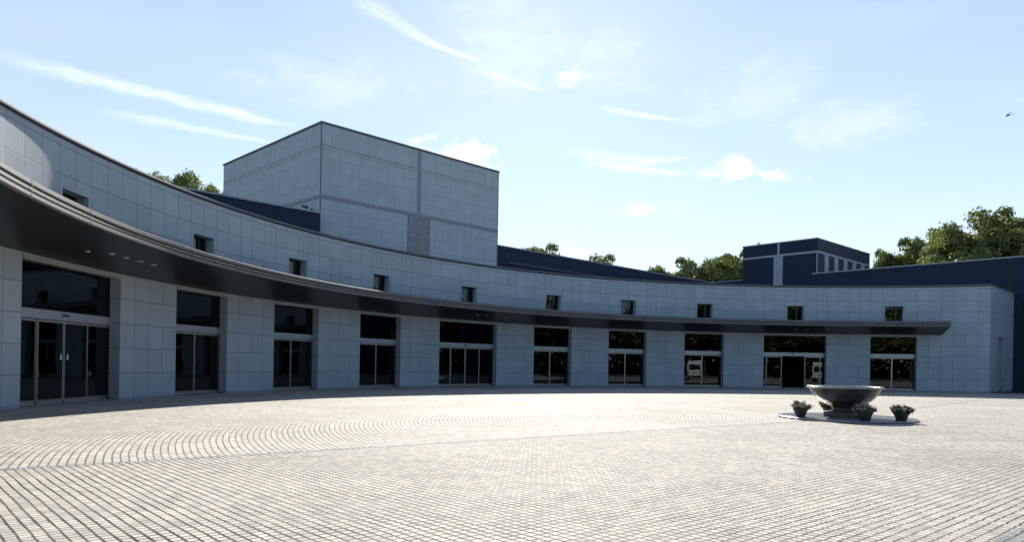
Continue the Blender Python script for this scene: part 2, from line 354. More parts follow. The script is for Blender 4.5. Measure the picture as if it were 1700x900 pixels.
class MB:
    """collects geometry (world or local coordinates) and links ONE mesh object"""
    def __init__(s): s.v = []; s.f = []; s.uv = {}; s.mi = []; s.smooth = False
    def quad(s, p, uv=None, mi=0):
        b = len(s.v); s.v += [tuple(q) for q in p]; s.f.append(tuple(range(b, b+len(p)))); s.mi.append(mi)
        if uv: s.uv[len(s.f)-1] = uv
    def box(s, c, d, M4=None, mi=0):
        x, y, z = c; a, b_, h = d[0]/2, d[1]/2, d[2]/2
        P = [Vector((x+i*a, y+j*b_, z+k*h)) for i in (-1, 1) for j in (-1, 1) for k in (-1, 1)]
        if M4: P = [M4 @ p for p in P]
        for f in ((0, 1, 3, 2), (4, 6, 7, 5), (0, 4, 5, 1), (2, 3, 7, 6), (0, 2, 6, 4), (1, 5, 7, 3)):
            s.quad([P[i] for i in f], mi=mi)
    def lathe(s, prof, seg=48, c=(0, 0, 0), mi=0, wob=0):
        n = len(prof); b = len(s.v)
        for k in range(seg):
            a = 2*math.pi*k/seg
            for r, z in prof: s.v.append((c[0]+r*math.cos(a), c[1]+r*math.sin(a), c[2]+z))
        for k in range(seg):
            k2 = (k+1) % seg
            for i in range(n-1):
                s.f.append((b+k*n+i, b+k2*n+i, b+k2*n+i+1, b+k*n+i+1)); s.mi.append(mi)
    def tube(s, pts, rad, seg=8, mi=0):
        pts = [Vector(p) for p in pts]; b = len(s.v); n = len(pts)
        for i, p in enumerate(pts):
            d = (pts[min(i+1, n-1)]-pts[max(i-1, 0)]).normalized()
            a = d.orthogonal().normalized() if i == 0 else (pa - d*pa.dot(d)).normalized()
            pa = a; c = d.cross(a); r = rad[i] if hasattr(rad, '__len__') else rad
            for k in range(seg):
                t = 2*math.pi*k/seg; s.v.append(tuple(p+a*math.cos(t)*r+c*math.sin(t)*r))
        for i in range(n-1):
            for k in range(seg):
                k2 = (k+1) % seg
                s.f.append((b+i*seg+k, b+i*seg+k2, b+(i+1)*seg+k2, b+(i+1)*seg+k)); s.mi.append(mi)
        s.f.append(tuple(b+k for k in reversed(range(seg)))); s.mi.append(mi)
        s.f.append(tuple(b+(n-1)*seg+k for k in range(seg))); s.mi.append(mi)
    def build(s, name, mats, parent=None, weld=True, origin=None):
        if not isinstance(mats, (list, tuple)): mats = [mats]
        me = bpy.data.meshes.new(name)
        V = s.v if origin is None else [(a-origin[0], b-origin[1], c-origin[2]) for a, b, c in s.v]
        me.from_pydata(V, [], s.f)
        for m_ in mats: me.materials.append(m_)
        me.polygons.foreach_set('material_index', s.mi)
        if s.uv:
            ul = me.uv_layers.new(name='UVMap')
            for fi, uvs in s.uv.items():
                for li, q in zip(me.polygons[fi].loop_indices, uvs): ul.data[li].uv = q
        if s.smooth: me.polygons.foreach_set('use_smooth', [True]*len(s.f))
        me.update()
        o = bpy.data.objects.new(name, me); link(o, parent)
        if origin is not None: o.location = origin
        return o
def bevel(o, w_=.01, seg=2, ang=35):
    md = o.modifiers.new('bevel', 'BEVEL'); md.width = w_; md.segments = seg; md.limit_method = 'ANGLE'; md.angle_limit = R_(ang)
    return o

# ------------------------------------------------------------------ setting
def sheet(name, m, x0, y0, x1, y1, z):
    b = MB(); b.quad([(x0, y0, z), (x1, y0, z), (x1, y1, z), (x0, y1, z)])
    o = b.build(name, m); o['kind'] = 'structure'; return o
g = plain('grassy_ground', (.07, .085, .04), .9, var=.4, scale=.3, bump=.5)
sheet('ground', g, -700, -700, 700, 700, -0.012)
sheet('car_park', M['asphalt'], -60, -40, 90, 75, -0.006)
# plaza: everything inside the arc and its opening towards the viewer
CX, CY = 22.3, 23.0
def P(th, r, z): return (CX+r*math.cos(R_(th)), CY+r*math.sin(R_(th)), z)
b = MB()
pts = [P(t, RAD+.3, 0.0) for t in np.arange(65.4, 214, 2.0)]
pts += [(-20, -8, 0.0), (44, -8, 0.0), (60, 20, 0), (50, 54, 0)]
b.quad(pts)
o = b.build('plaza_paving', M['setts']); o['kind'] = 'structure'

TH0 = 183.51                                # left edge of the first entrance
def cell(k): return TH0-CELL*k
bays = []                                   # (theta left, theta right, wide)
k = 0
for i in range(10):
    n = 6 if i in (0, 4, 8) else 4
    bays.append((cell(k), cell(k+n), i in (0, 4, 8))); k += n+4
TH_END = 65.46; TH_START = 212.0
OPEN_TOP = 4.42; ROOF = 8.35; TOP = 8.47
WH = 1.065                                   # half width of an upper window in degrees
wins = [((a+c)/2-.02-WH, (a+c)/2-.02+WH) for a, c, _ in bays]
WZ0, WZ1 = 5.66, 6.88

hall = thing('curved_hall', 'long curved two storey hall clad in pale stone panels around the paved plaza', 'building', P(125, RAD, 0))
HL = hall.location.copy()
def hb(mb, name, m, parent=None): return mb.build(name, m, parent if parent else hall, origin=None) 
hall.location = (0, 0, 0)                    # parts are written in world coordinates; moved to the base at the end

def arc_steps(a, c, step=.6):
    n = max(1, int(math.ceil(abs(a-c)/step))); return [a+(c-a)*i/n for i in range(n+1)]

# the clad wall: one sheet with real openings, their stone reveals and the end return
b = MB()
cuts = sorted(set([TH_START, TH_END]+[x for a, c, _ in bays for x in (a, c)]+[x for q in wins for x in q]), reverse=True)
ths = []
for a, c in zip(cuts[:-1], cuts[1:]):
    ths += arc_steps(a, c)[:-1]
ths.append(TH_END)
zs = [0.03, OPEN_TOP, WZ0, WZ1, TOP]
def U(th): return (TH0-th)/CELL*PW
for t0, t1 in zip(ths[:-1], ths[1:]):
    tm = (t0+t1)/2
    door = any(c < tm < a for a, c, _ in bays); win = any(a < tm < c for a, c in wins)
    for z0, z1 in zip(zs[:-1], zs[1:]):
        if door and z1 == OPEN_TOP: continue
        if win and z0 == WZ0: continue
        b.quad([P(t0, RAD, z0), P(t1, RAD, z0), P(t1, RAD, z1), P(t0, RAD, z1)], [(U(t0), z0), (U(t1), z0), (U(t1), z1), (U(t0), z1)])
REV = .42; WREV = .50
for a, c, _ in bays:
    for th in (a, c):
        u0 = U(th)
        b.quad([P(th, RAD, .03), P(th, RAD+REV, .03), P(th, RAD+REV, OPEN_TOP), P(th, RAD, OPEN_TOP)], [(u0+.02, .03), (u0+.02+REV, .03), (u0+.02+REV, OPEN_TOP), (u0+.02, OPEN_TOP)])
    for t0, t1 in zip(arc_steps(a, c)[:-1], arc_steps(a, c)[1:]):
        b.quad([P(t0, RAD, OPEN_TOP), P(t1, RAD, OPEN_TOP), P(t1, RAD+REV, OPEN_TOP), P(t0, RAD+REV, OPEN_TOP)], [(U(t0), .2), (U(t1), .2), (U(t1), .7), (U(t0), .7)])
for a, c in wins:
    for th in (a, c):
        b.quad([P(th, RAD, WZ0), P(th, RAD+WREV, WZ0), P(th, RAD+WREV, WZ1), P(th, RAD, WZ1)], [(.1, .2), (.6, .2), (.6, .7), (.1, .7)])
    for z in (WZ0, WZ1):
        b.quad([P(a, RAD, z), P(c, RAD, z), P(c, RAD+WREV, z), P(a, RAD+WREV, z)], [(.1, .2), (.7, .2), (.7, .7), (.1, .7)])
# the end return, running straight back to the dark building
e0 = Vector(P(TH_END, RAD, 0)[:2]); ed = Vector((6.04, 5.92)).normalized(); EL = 8.6
uE = U(TH_END)
def EP(s_, z, off=0.0):
    q = e0+ed*s_+Vector((-ed.y, ed.x))*off; return (q.x, q.y, z)
for s0, s1 in ((0, 2.75), (2.75, 4.9), (4.9, EL)):
    for z0, z1 in ((.03, 4.5), (4.5, TOP)):
        if s0 == 2.75 and z0 == .03: continue
        b.quad([EP(s0, z0), EP(s1, z0), EP(s1, z1), EP(s0, z1)], [(uE+s0, z0), (uE+s1, z0), (uE+s1, z1), (uE+s0, z1)])
for s_ in (2.75, 4.9):
    b.quad([EP(s_, .03), EP(s_, .03, .9), EP(s_, 4.5, .9), EP(s_, 4.5)], [(uE+s_+.1, .03), (uE+s_+.9, .03), (uE+s_+.9, 4.5), (uE+s_+.1, 4.5)])
b.quad([EP(2.75, 4.5), EP(4.9, 4.5), EP(4.9, 4.5, .9), EP(2.75, 4.5, .9)], [(.1, .1), (.7, .1), (.7, .7), (.1, .7)])
hb(b, 'wall', M['stone'])
b = MB(); b.quad([EP(2.75, .03, .9), EP(4.9, .03, .9), EP(4.9, 4.5, .9), EP(2.75, 4.5, .9)])
hb(b, 'side_door', M['jamb'])

# sweep a closed profile [(inward offset, z)] along the arc
def sweep(mb, prof, ta, tb, step=.6, mi=0, closed=True, caps=True):
    T = arc_steps(ta, tb, step); n = len(prof); base = len(mb.v)
    for t in T:
        for q, z in prof: mb.v.append(P(t, RAD-q, z))
    m_ = n if closed else n-1
    for i in range(len(T)-1):
        for j in range(m_):
            j2 = (j+1) % n
            mb.f.append((base+i*n+j, base+i*n+j2, base+(i+1)*n+j2, base+(i+1)*n+j)); mb.mi.append(mi)
    if caps and closed:
        mb.f.append(tuple(base+j for j in range(n))); mb.mi.append(mi)
        e = base+(len(T)-1)*n; mb.f.append(tuple(e+j for j in reversed(range(n)))); mb.mi.append(mi)

b = MB(); sweep(b, [(.075, TOP), (.075, TOP+.045), (.05, TOP+.11), (-.50, TOP+.13), (-.50, TOP-.55), (-.44, TOP-.55), (-.44, TOP-.002), (.0, TOP-.002)], TH_START, TH_END+.05)
q = [EP(s_, 0, o_) for s_, o_ in ((0, -.06), (EL, -.06), (EL, .4), (0, .4))]
lo = [(x, y, TOP) for x, y, _ in q]; hi = [(x, y, TOP+.11) for x, y, _ in q]
for i in range(4): b.quad([lo[i], lo[(i+1) % 4], hi[(i+1) % 4], hi[i]])
b.quad(hi)
hb(b, 'coping', M['coping'])
# thin dark-coloured strip directly under the coping
b = MB(); sweep(b, [(.004, TOP-.06), (.02, TOP-.06), (.02, TOP-.003), (.004, TOP-.003)], TH_START, TH_END+.1)
hb(b, 'coping_strip', M['groove'])
# roof and rear wall and floor plates
b = MB()
T = arc_steps(TH_START, TH_END+1.0, 1.2)
for t0, t1 in zip(T[:-1], T[1:]):
    b.quad([P(t0, RAD+.4, ROOF-.35), P(t1, RAD+.4, ROOF-.35), P(t1, RAD+8.5, ROOF-.35), P(t0, RAD+8.5, ROOF-.35)])
hb(b, 'roof', M['roof'])
b = MB()
for t0, t1 in zip(T[:-1], T[1:]):
    b.quad([P(t0, RAD+8.5, 0), P(t1, RAD+8.5, 0), P(t1, RAD+8.5, ROOF-.3), P(t0, RAD+8.5, ROOF-.3)])
    b.quad([P(t0, RAD+.54, 4.62), P(t1, RAD+.54, 4.62), P(t1, RAD+8.5, 4.62), P(t0, RAD+8.5, 4.62)])
for th in (TH_START, TH_END+1.0):
    b.quad([P(th, RAD, 0), P(th, RAD+8.5, 0), P(th, RAD+8.5, ROOF-.3), P(th, RAD, ROOF-.3)])
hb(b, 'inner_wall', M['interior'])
b = MB()
for t0, t1 in zip(T[:-1], T[1:]):
    b.quad([P(t0, RAD+.56, .035), P(t1, RAD+.56, .035), P(t1, RAD+8.5, .035), P(t0, RAD+8.5, .035)])
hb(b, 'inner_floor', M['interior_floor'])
# inner partitions and pillars so the lobby has depth behind the glass
for th in (176.5, 163, 151, 139, 127.5, 117, 106, 95, 81.5):
    b = MB(); b.quad([P(th, RAD+4.5, .03), P(th, RAD+8.4, .03), P(th, RAD+8.4, 4.6), P(th, RAD+4.5, 4.6)])
    hb(b, 'partition', M['interior'])
b = MB(); sweep(b, [(.42, .0), (.42, .022), (-1.1, .028), (-1.1, .0)], TH_START, TH_END+.05)
hb(b, 'apron', M['apron'])

# the canopy ---------------------------------------------------------
CAN_END = 70.6
b = MB()
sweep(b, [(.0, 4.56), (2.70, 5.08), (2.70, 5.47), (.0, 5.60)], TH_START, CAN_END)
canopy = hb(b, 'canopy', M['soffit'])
b = MB()
for q, z0, z1 in ((2.80, 5.075, 5.185), (2.78, 5.215, 5.315), (2.80, 5.345, 5.475)):
    sweep(b, [(2.66, z0+.004), (q-.02, z0), (q, z0+.02), (q, z1-.015), (q-.03, z1), (2.66, z1+.01)], TH_START, CAN_END-.05)
fascia = hb(b, 'fascia', M['fascia'], canopy)
kk = -18
while cell(kk)+.4 > CAN_END:
    th = cell(kk)+.45
    if th < TH_START-1:
        b = MB(); b.quad([P(th-.022, RAD-2.806, 5.07), P(th+.022, RAD-2.806, 5.07), P(th+.022, RAD-2.806, 5.485), P(th-.022, RAD-2.806, 5.485)])
        hb(b, 'fascia_joint', M['groove'], canopy)
    kk += 4
b = MB()      # metal trim on top against the wall and a thin light line at the soffit edge
sweep(b, [(2.55, 5.49), (2.70, 5.485), (2.70, 5.515), (2.55, 5.52)], TH_START, CAN_END-.05)
hb(b, 'drip_edge', M['coping'], canopy)
def downlight(th, q, r=.10):
    z = 4.56+(5.08-4.56)*q/2.70
    x, y, _ = P(th, RAD-q, 0)
    b = MB(); b.lathe([(0, z-.028), (r*.8, z-.028), (r*.82, z-.034), (r, z-.03), (r*1.05, z+.01)], 20, (x, y, 0)); b.smooth = True
    hb(b, 'downlight', M['lens'], canopy)
for a, c, wide in bays:
    if wide:
        cc = (a+c)/2
        for d_ in (-2.1, -.75, .6, 1.95): downlight(cc-d_-1.3, 1.5)
downlight(181.6, 1.2, .07)

# entrances ----------------------------------------------------------
def frame_of(a, c, rr):
    A = Vector(P(a, rr, 0)); B = Vector(P(c, rr, 0)); x = (B-A); L = x.length; x.normalize(); z = Vector((0, 0, 1)); y = z.cross(x)  # y points outwards (away from plaza)
    mid = (A+B)/2
    if y.dot(mid-Vector((CX, CY, 0))) < 0: y = -y
    M4 = Matrix(((x.x, y.x, 0, mid.x), (x.y, y.y, 0, mid.y), (0, 0, 1, 0), (0, 0, 0, 1)))
    return M4, L
def entrance(i, a, c, wide):
    M4, L = frame_of(a, c, RAD+.44)
    n = 4 if wide else 2
    DH = 2.70; HH = 2.99
    b = MB()
    for x_ in (-L/2+.02, L/2-.02): b.box((x_, 0, OPEN_TOP/2), (.05, .09, OPEN_TOP-.01), M4)
    b.box((0, 0, OPEN_TOP-.025), (L, .09, .045), M4); b.box((0, 0, HH+.015), (L-.1, .09, .03), M4)
    ent = hb(b, 'entrance_frame', M['jamb'])
    # bright lintel trim on the face of the wall
    b = MB(); sweep(b, [(.035, OPEN_TOP-.03), (.035, OPEN_TOP+.075), (-.1, OPEN_TOP+.075), (-.1, OPEN_TOP-.03)], a-.02, c+.02)
    hb(b, 'lintel', M['coping_light'], ent)
    b = MB(); b.box((0, -.045, (DH+HH)/2), (L-.01, .09, HH-DH), M4)
    bevel(hb(b, 'header', M['steel_bright'], ent), .012)
    if wide:
        b = MB(); b.box((-.02, -.115, DH+.17), (.26, .05, .07), M4); bevel(hb(b, 'motion_sensor', M['dark_plastic'], ent), .015)
    # transom pane with slim frame
    b = MB(); b.box((0, .0, (HH+OPEN_TOP)/2), (L-.06, .014, OPEN_TOP-HH-.06), M4)
    hb(b, 'transom_pane', M['glass'], ent)
    b = MB(); b.box((0, -.02, .045), (L, .26, .03), M4)
    hb(b, 'threshold', M['steel'], ent)
    lw = L/n
    open_ = (i == 8)
    for j in range(n):
        x0 = -L/2+lw*j; fixed = wide and j in (0, 3)
        yoff = .0 if (fixed or (not wide and j == 1)) else -.03
        xx = x0
        if open_ and j == 1: xx = x0-lw*.72
        if open_ and j == 2: xx = x0+lw*.72
        b = MB()
        st = .055 if not fixed else .04
        for x_ in (xx+st/2+.004, xx+lw-st/2-.004): b.box((x_, yoff, (DH+.09)/2), (st, .05, DH-.09-.02), M4)
        b.box((xx+lw/2, yoff, .12), (lw-2*st-.008, .05, .12), M4)
        b.box((xx+lw/2, yoff, DH-.055), (lw-2*st-.008, .05, .07), M4)
        leaf = hb(b, 'door_leaf', M['steel'], ent)
        b = MB(); b.box((xx+lw/2, yoff, (DH+.1)/2), (lw-2*st-.008, .012, DH-.27), M4)
        hb(b, 'pane', M['glass'], leaf)
    return ent, M4, L, lw
for i, (a, c, wd) in enumerate(bays):
    ent, M4, L, lw = entrance(i, a, c, wd)
    if i == 0:
        M_ = M4
    # white notices and lock plates on the leaves of the nearest doors
        for x_, z_ in ((-.17, 1.52), (.17, 1.52)):
            b = MB()
            b.quad([M4 @ Vector(q) for q in ((x_-.055, -.07, z_), (x_+.055, -.07, z_), (x_, -.07, z_+.13))])
            b.box((x_, -.07, z_-.05), (.12, .004, .045), M4)
            hb(b, 'door_notice', M['white'], ent)
        for x_ in (-lw+.03, lw-.03, lw+.12):
            b = MB(); b.box((x_, -.07, .98), (.05, .02, .16), M4); hb(b, 'lock_plate', M['steel'], ent)

# upper windows --------------------------------------------------------
for i, (a, c) in enumerate(wins):
    M4, L = frame_of(c, a, RAD+WREV-.05)
    b = MB(); zc = (WZ0+WZ1)/2; h = WZ1-WZ0
    for x_ in (-L/2+.03, L/2-.03, L*.17): b.box((x_, 0, zc), (.06, .08, h), M4)
    for z_ in (WZ0+.03, WZ1-.03):
        b.box((-L*.165+.015, 0, z_), (L*.66-.13, .08, .06), M4); b.box((L*.335-.005, 0, z_), (L*.33-.11, .08, .06), M4)
    wf = hb(b, 'window', M['jamb'])
    b = MB(); b.box((0, .01, zc), (L-.1, .012, h-.1), M4); hb(b, 'pane', M['glass'], wf)

# ceiling light in the lobby, seen through the first transom
for th, q in ((181.0, 2.6),):
    t = thing('ceiling_light', 'lit white strip light on lobby ceiling behind the nearest transom', 'light', (0, 0, 0))
    M4, L = frame_of(th+1.2, th-1.2, RAD+q)
    b = MB(); b.box((0, 0, 4.57), (L+.1, .22, .06), M4); b.build('housing', M['white'], t)
    b = MB(); b.box((0, 0, 4.53), (L, .16, .03), M4); b.build('tube', M['tube'], t)

# ------------------------------------------------------------------ straight buildings
def face(mb, p, q, z0, z1, u0=0.0):
    L = math.hypot(q[0]-p[0], q[1]-p[1])
    mb.quad([(p[0], p[1], z0), (q[0], q[1], z0), (q[0], q[1], z1), (p[0], p[1], z1)], [(u0, z0), (u0+L, z0), (u0+L, z1), (u0, z1)])
def slab(mb, poly, z0, z1):
    n = len(poly)
    for i in range(n): face(mb, poly[i], poly[(i+1) % n], z0, z1)
    mb.quad([(x, y, z1) for x, y in poly], [(0, 0)]*n)
def grow(poly, d):
    cx = sum(p[0] for p in poly)/len(poly); cy = sum(p[1] for p in poly)/len(poly)
    out = []
    n = len(poly)
    for i in range(n):
        p = Vector(poly[i]); a = (p-Vector(poly[i-1])).normalized(); c = (p-Vector(poly[(i+1) % n])).normalized()
        out.append(tuple(p+(a+c)*d))
    return out
def strip(mb, P0, u, s0, s1, z0, z1, proud=.03, t=.05):
    """thin band proud of a vertical face starting at P0 along unit u (outside is to the right of u)"""
    n = Vector((u[1], -u[0]))
    a = Vector(P0)+Vector(u)*s0; c = Vector(P0)+Vector(u)*s1
    q = [a+n*proud, c+n*proud, c-n*t, a-n*t]
    lo = [(v.x, v.y, z0) for v in q]; hi = [(v.x, v.y, z1) for v in q]
    for i in range(4): mb.quad([lo[i], lo[(i+1) % 4], hi[(i+1) % 4], hi[i]])
    mb.quad(hi); mb.quad(lo[::-1])
c45 = math.sqrt(.5)

# stage tower
T0 = Vector((-15.6, 57.5)); ur = Vector((c45, c45)); ul = Vector((-c45, c45)); LR, LL = 19.72, 18.6; HT = 20.72
poly = [tuple(T0), tuple(T0+ur*LR), tuple(T0+ur*LR+ul*LL), tuple(T0+ul*LL)]
tw = thing('stage_tower', 'tall pale panelled square tower rising behind the curved hall', 'building', (T0.x, T0.y, 0))
def at0(mb, name, m, par, org): return mb.build(name, m, par, origin=None)
def shift(par, o): o.matrix_parent_inverse = Matrix.Translation(-Vector(par.location)); return o
b = MB(); slab(b, poly, 0, HT); shift(tw, b.build('wall', M['tower_stone'], tw))
b = MB(); slab(b, grow(poly, .07), HT+.002, HT+.17); shift(tw, b.build('coping', M['coping'], tw))
b = MB()
strip(b, T0, ur, -.03, LR+.03, 14.70, 15.03, .03); shift(tw, b.build('band', M['band'], tw))
b = MB()
strip(b, T0+ul*LL, -ul, 0, LL-.06, 14.70, 15.03, .03); shift(tw, b.build('band', M['band'], tw))
b = MB(); strip(b, T0, ur, 9.66, 10.04, 8, HT-.01, .045); shift(tw, b.build('pilaster', M['band'], tw))
b = MB()
for z0, z1 in ((9.4, 11.36), (11.40, 13.02), (13.06, 14.69)):
    strip(b, T0, ur, 8.72, 9.655, z0, z1, .02); strip(b, T0, ur, 10.045, 11.05, z0, z1, .02)
shift(tw, b.build('grey_panels', M['band'], tw))
for s0, s1, z1, pr in ((-.04, .03, HT-.01, .02), (LR-.08, LR+.02, HT-.01, .015), (8.66, 8.71, 14.69, .03), (11.06, 11.11, 14.69, .03)):
    b = MB(); strip(b, T0, ur, s0, s1, 8, z1, pr); shift(tw, b.build('edge_trim', M['coping'], tw))
b = MB()
strip(b, T0, ur, .04, 9.65, 19.0, 19.03, .006); strip(b, T0, ur, 10.05, LR-.1, 19.0, 19.03, .006)
strip(b, T0, ur, .04, 9.65, 18.75, 18.775, .006); strip(b, T0, ur, 10.05, LR-.1, 18.75, 18.775, .006)
strip(b, T0+ul*LL, -ul, .05, LL-.06, 19.0, 19.03, .006); strip(b, T0+ul*LL, -ul, .05, LL-.06, 18.75, 18.775, .006)
shift(tw, b.build('thin_lines', M['coping'], tw))  # pair of thin dark lines near the tower top

# cctv camera on the left face of the tower
cp = T0+ul*1.35
nl = Vector((-c45, -c45))                      # outward normal of the left face
cc_ = thing('security_camera', 'small dark security camera on an arm at the foot of the tower wall', 'camera', (cp.x, cp.y, 13.75))
b = MB(); b.box((nl.x*.04, nl.y*.04, .1), (.16, .16, .3)); b.build('wall_plate', M['dark_plastic'], cc_)
b = MB(); b.tube([(0, 0, .1), (nl.x*.45, nl.y*.45, .12), (nl.x*.55, nl.y*.55, .28)], .035); b.build('arm', M['dark_plastic'], cc_)
b = MB()
Mx = Matrix.Translation((nl.x*.6, nl.y*.6, .33)) @ Matrix.Rotation(R_(-20), 4, 'Z') @ Matrix.Rotation(R_(14), 4, 'Y')
b.box((0, 0, 0), (.50, .17, .17), Mx); b.box((.05, 0, .10), (.52, .21, .02), Mx)
b.build('camera_housing', M['dark_plastic'], cc_)

def dark_block(name, label, poly, H, brick, cop='coping_light', extra=0.0):
    t = thing(name, label, 'building', (poly[0][0], poly[0][1], 0))
    b = MB(); slab(b, poly, 0, H-.12); shift(t, b.build('wall', M[brick], t))
    b = MB(); slab(b, grow(poly, .05), H-.118, H); shift(t, b.build('coping', M[cop], t))
    return t
A = Vector((-15.33, 56.5))
dark_block('brick_annex', 'low dark blue brick block in front of the tower left corner', [tuple(A-ur*34), tuple(A), tuple(A+ul*1.2), tuple(A-ur*34+ul*12)], 13.36, 'brick')
B0 = Vector((-1.62, 73.0)); B1 = Vector((27.9, 101.2))
mid_b = dark_block('brick_hall', 'long dark brick building with falling roofline right of the tower',
           [tuple(B0-ur*2), tuple(B1), (37.0, 91.7), (43.0, 97.7), tuple(B1+ul*0+Vector((1, 12))), tuple(B0+ul*12)], 13.80, 'brick')
b = MB(); um = (B1-B0).normalized(); strip(b, B0, um, 1.5, 26, 12.1, 12.2, .12); shift(mid_b, b.build('gutter', M['coping'], mid_b))
b = MB(); strip(b, B0, um, .3, 40, 13.1, 13.16, .04); shift(mid_b, b.build('brick_course', M['brick_rough'], mid_b))
# long dark wall on the right
C0 = Vector((31.2, 74.75)); uc = Vector((.686, -.7276)).normalized()
nn = Vector((-uc.y, uc.x))
rb = dark_block('brick_wing', 'long plain dark navy brick building behind the right end of the hall',
           [tuple(C0), tuple(C0+uc*46), tuple(C0+uc*46+nn*11), tuple(C0+nn*11)], 11.72, 'brick')
b = MB(); strip(b, C0, uc, 17.25, 17.33, 0, 11.58, .02); shift(rb, b.build('expansion_joint', M['groove'], rb))
# small dark tower with white bands
D0 = Vector((32.98, 78.0)); dl = Vector((-.6766, .7364)); dr = Vector((.7304, .6830)); HL_, HR_ = 8.85, 14.65; HD = 16.05
poly = [tuple(D0), tuple(D0+dr*HR_), tuple(D0+dr*HR_+dl*HL_), tuple(D0+dl*HL_)]
dt = dark_block('brick_tower', 'dark brick tower with white cross band and row of white pilasters', poly, HD, 'brick')
b = MB(); strip(b, D0+dl*HL_, -dl, -.03, HL_+.03, 14.40, 14.63, .05); shift(dt, b.build('band', M['band_light'], dt))
b = MB(); strip(b, D0, dr, .06, HR_+.03, 14.40, 14.63, .05); shift(dt, b.build('band', M['band_light'], dt))
b = MB(); strip(b, D0+dl*HL_, -dl, HL_-4.56, HL_-4.28, 14.635, 15.92, .05); shift(dt, b.build('pilaster', M['band_light'], dt))
for z0, z1 in ((8, 10.9), (10.93, 12.4), (12.43, 14.395)):
    b = MB(); strip(b, D0+dl*HL_, -dl, HL_-4.97, HL_-3.88, z0, z1, .04); shift(dt, b.build('pilaster', M['band_light'], dt))
for s0 in (1.87, 4.42, 6.95, 9.46, 12.0):
    b = MB(); strip(b, D0, dr, s0, s0+1.0, 8, 14.395, .05); shift(dt, b.build('pilaster', M['band_light'], dt))
b = MB(); strip(b, D0, dr, .1, HR_, 11, 14.39, .01, .02); strip(b, D0, dr, .1, HR_, 14.64, 15.92, .01, .02)
shift(dt, b.build('textured_brick', M['brick_rough'], dt))
b = MB(); strip(b, D0, dr, -.02, .10, 8, 14.39, .03); shift(dt, b.build('corner_trim', M['band_light'], dt))

# ------------------------------------------------------------------ bowl on its disc
disc = thing('stone_disc', 'low round grey granite disc set in the paving beneath the bowl', 'plinth', (DC[0], DC[1], 0))
b = MB(); b.lathe([(0, .0), (2.00, .0), (2.03, .015), (2.03, .05), (2.01, .062), (0, .066)], 96); b.build('slab', M['disc'], disc)
b = MB()
for q in range(12):
    a = R_(q*30+9)
    b.box((1.35, 0, .0675), (1.3, .012, .003), Matrix.Rotation(a, 4, 'Z'))
b.build('slab_joints', M['groove'], disc)
bw = thing('stone_bowl', 'wide dark polished stone bowl on a stepped pedestal in the plaza', 'fountain bowl', (DC[0]-.05, DC[1], .066))
prof = [(0, .305), (.30, .305), (.38, .315), (.48, .35), (.60, .41), (.71, .475), (.80, .545), (.875, .62), (.94, .70), (.99, .78), (1.025, .85), (1.048, .90)]
inner = [(.99, .88), (.92, .76), (.80, .62), (.60, .50), (0, .44)]
b = MB(); b.smooth = True; b.lathe(prof+[(1.05, .905), (1.0, .91)]+inner, 96); b.build('bowl', M['bronze'], bw)
b = MB(); b.smooth = True; b.lathe([(1.045, .895), (1.10, .90), (1.125, .925), (1.12, .955), (1.095, .967), (1.02, .965), (.99, .94), (1.0, .905), (1.045, .895)], 96); b.build('rim', M['bowl_rim'], bw)
b = MB(); b.smooth = True; b.lathe([(.30, .30), (.375, .312), (.395, .300), (.375, .285), (.36, .27), (.355, .22), (.385, .19), (.43, .183), (.43, .165)], 64); b.build('neck', M['bronze'], bw)
b = MB(); b.lathe([(0, .168), (.64, .168), (.66, .155), (.66, .0), (0, .0)], 8); o = b.build('pedestal', M['bronze'], bw); bevel(o, .01)
b = MB(); b.lathe([(0, .80), (.935, .80)], 64)
water, t_, bs_, _o = mat('still_water'); bs_.inputs['Base Color'].default_value = (.01, .02, .02, 1); bs_.inputs['Roughness'].default_value = .04
b.build('water', water, bw)

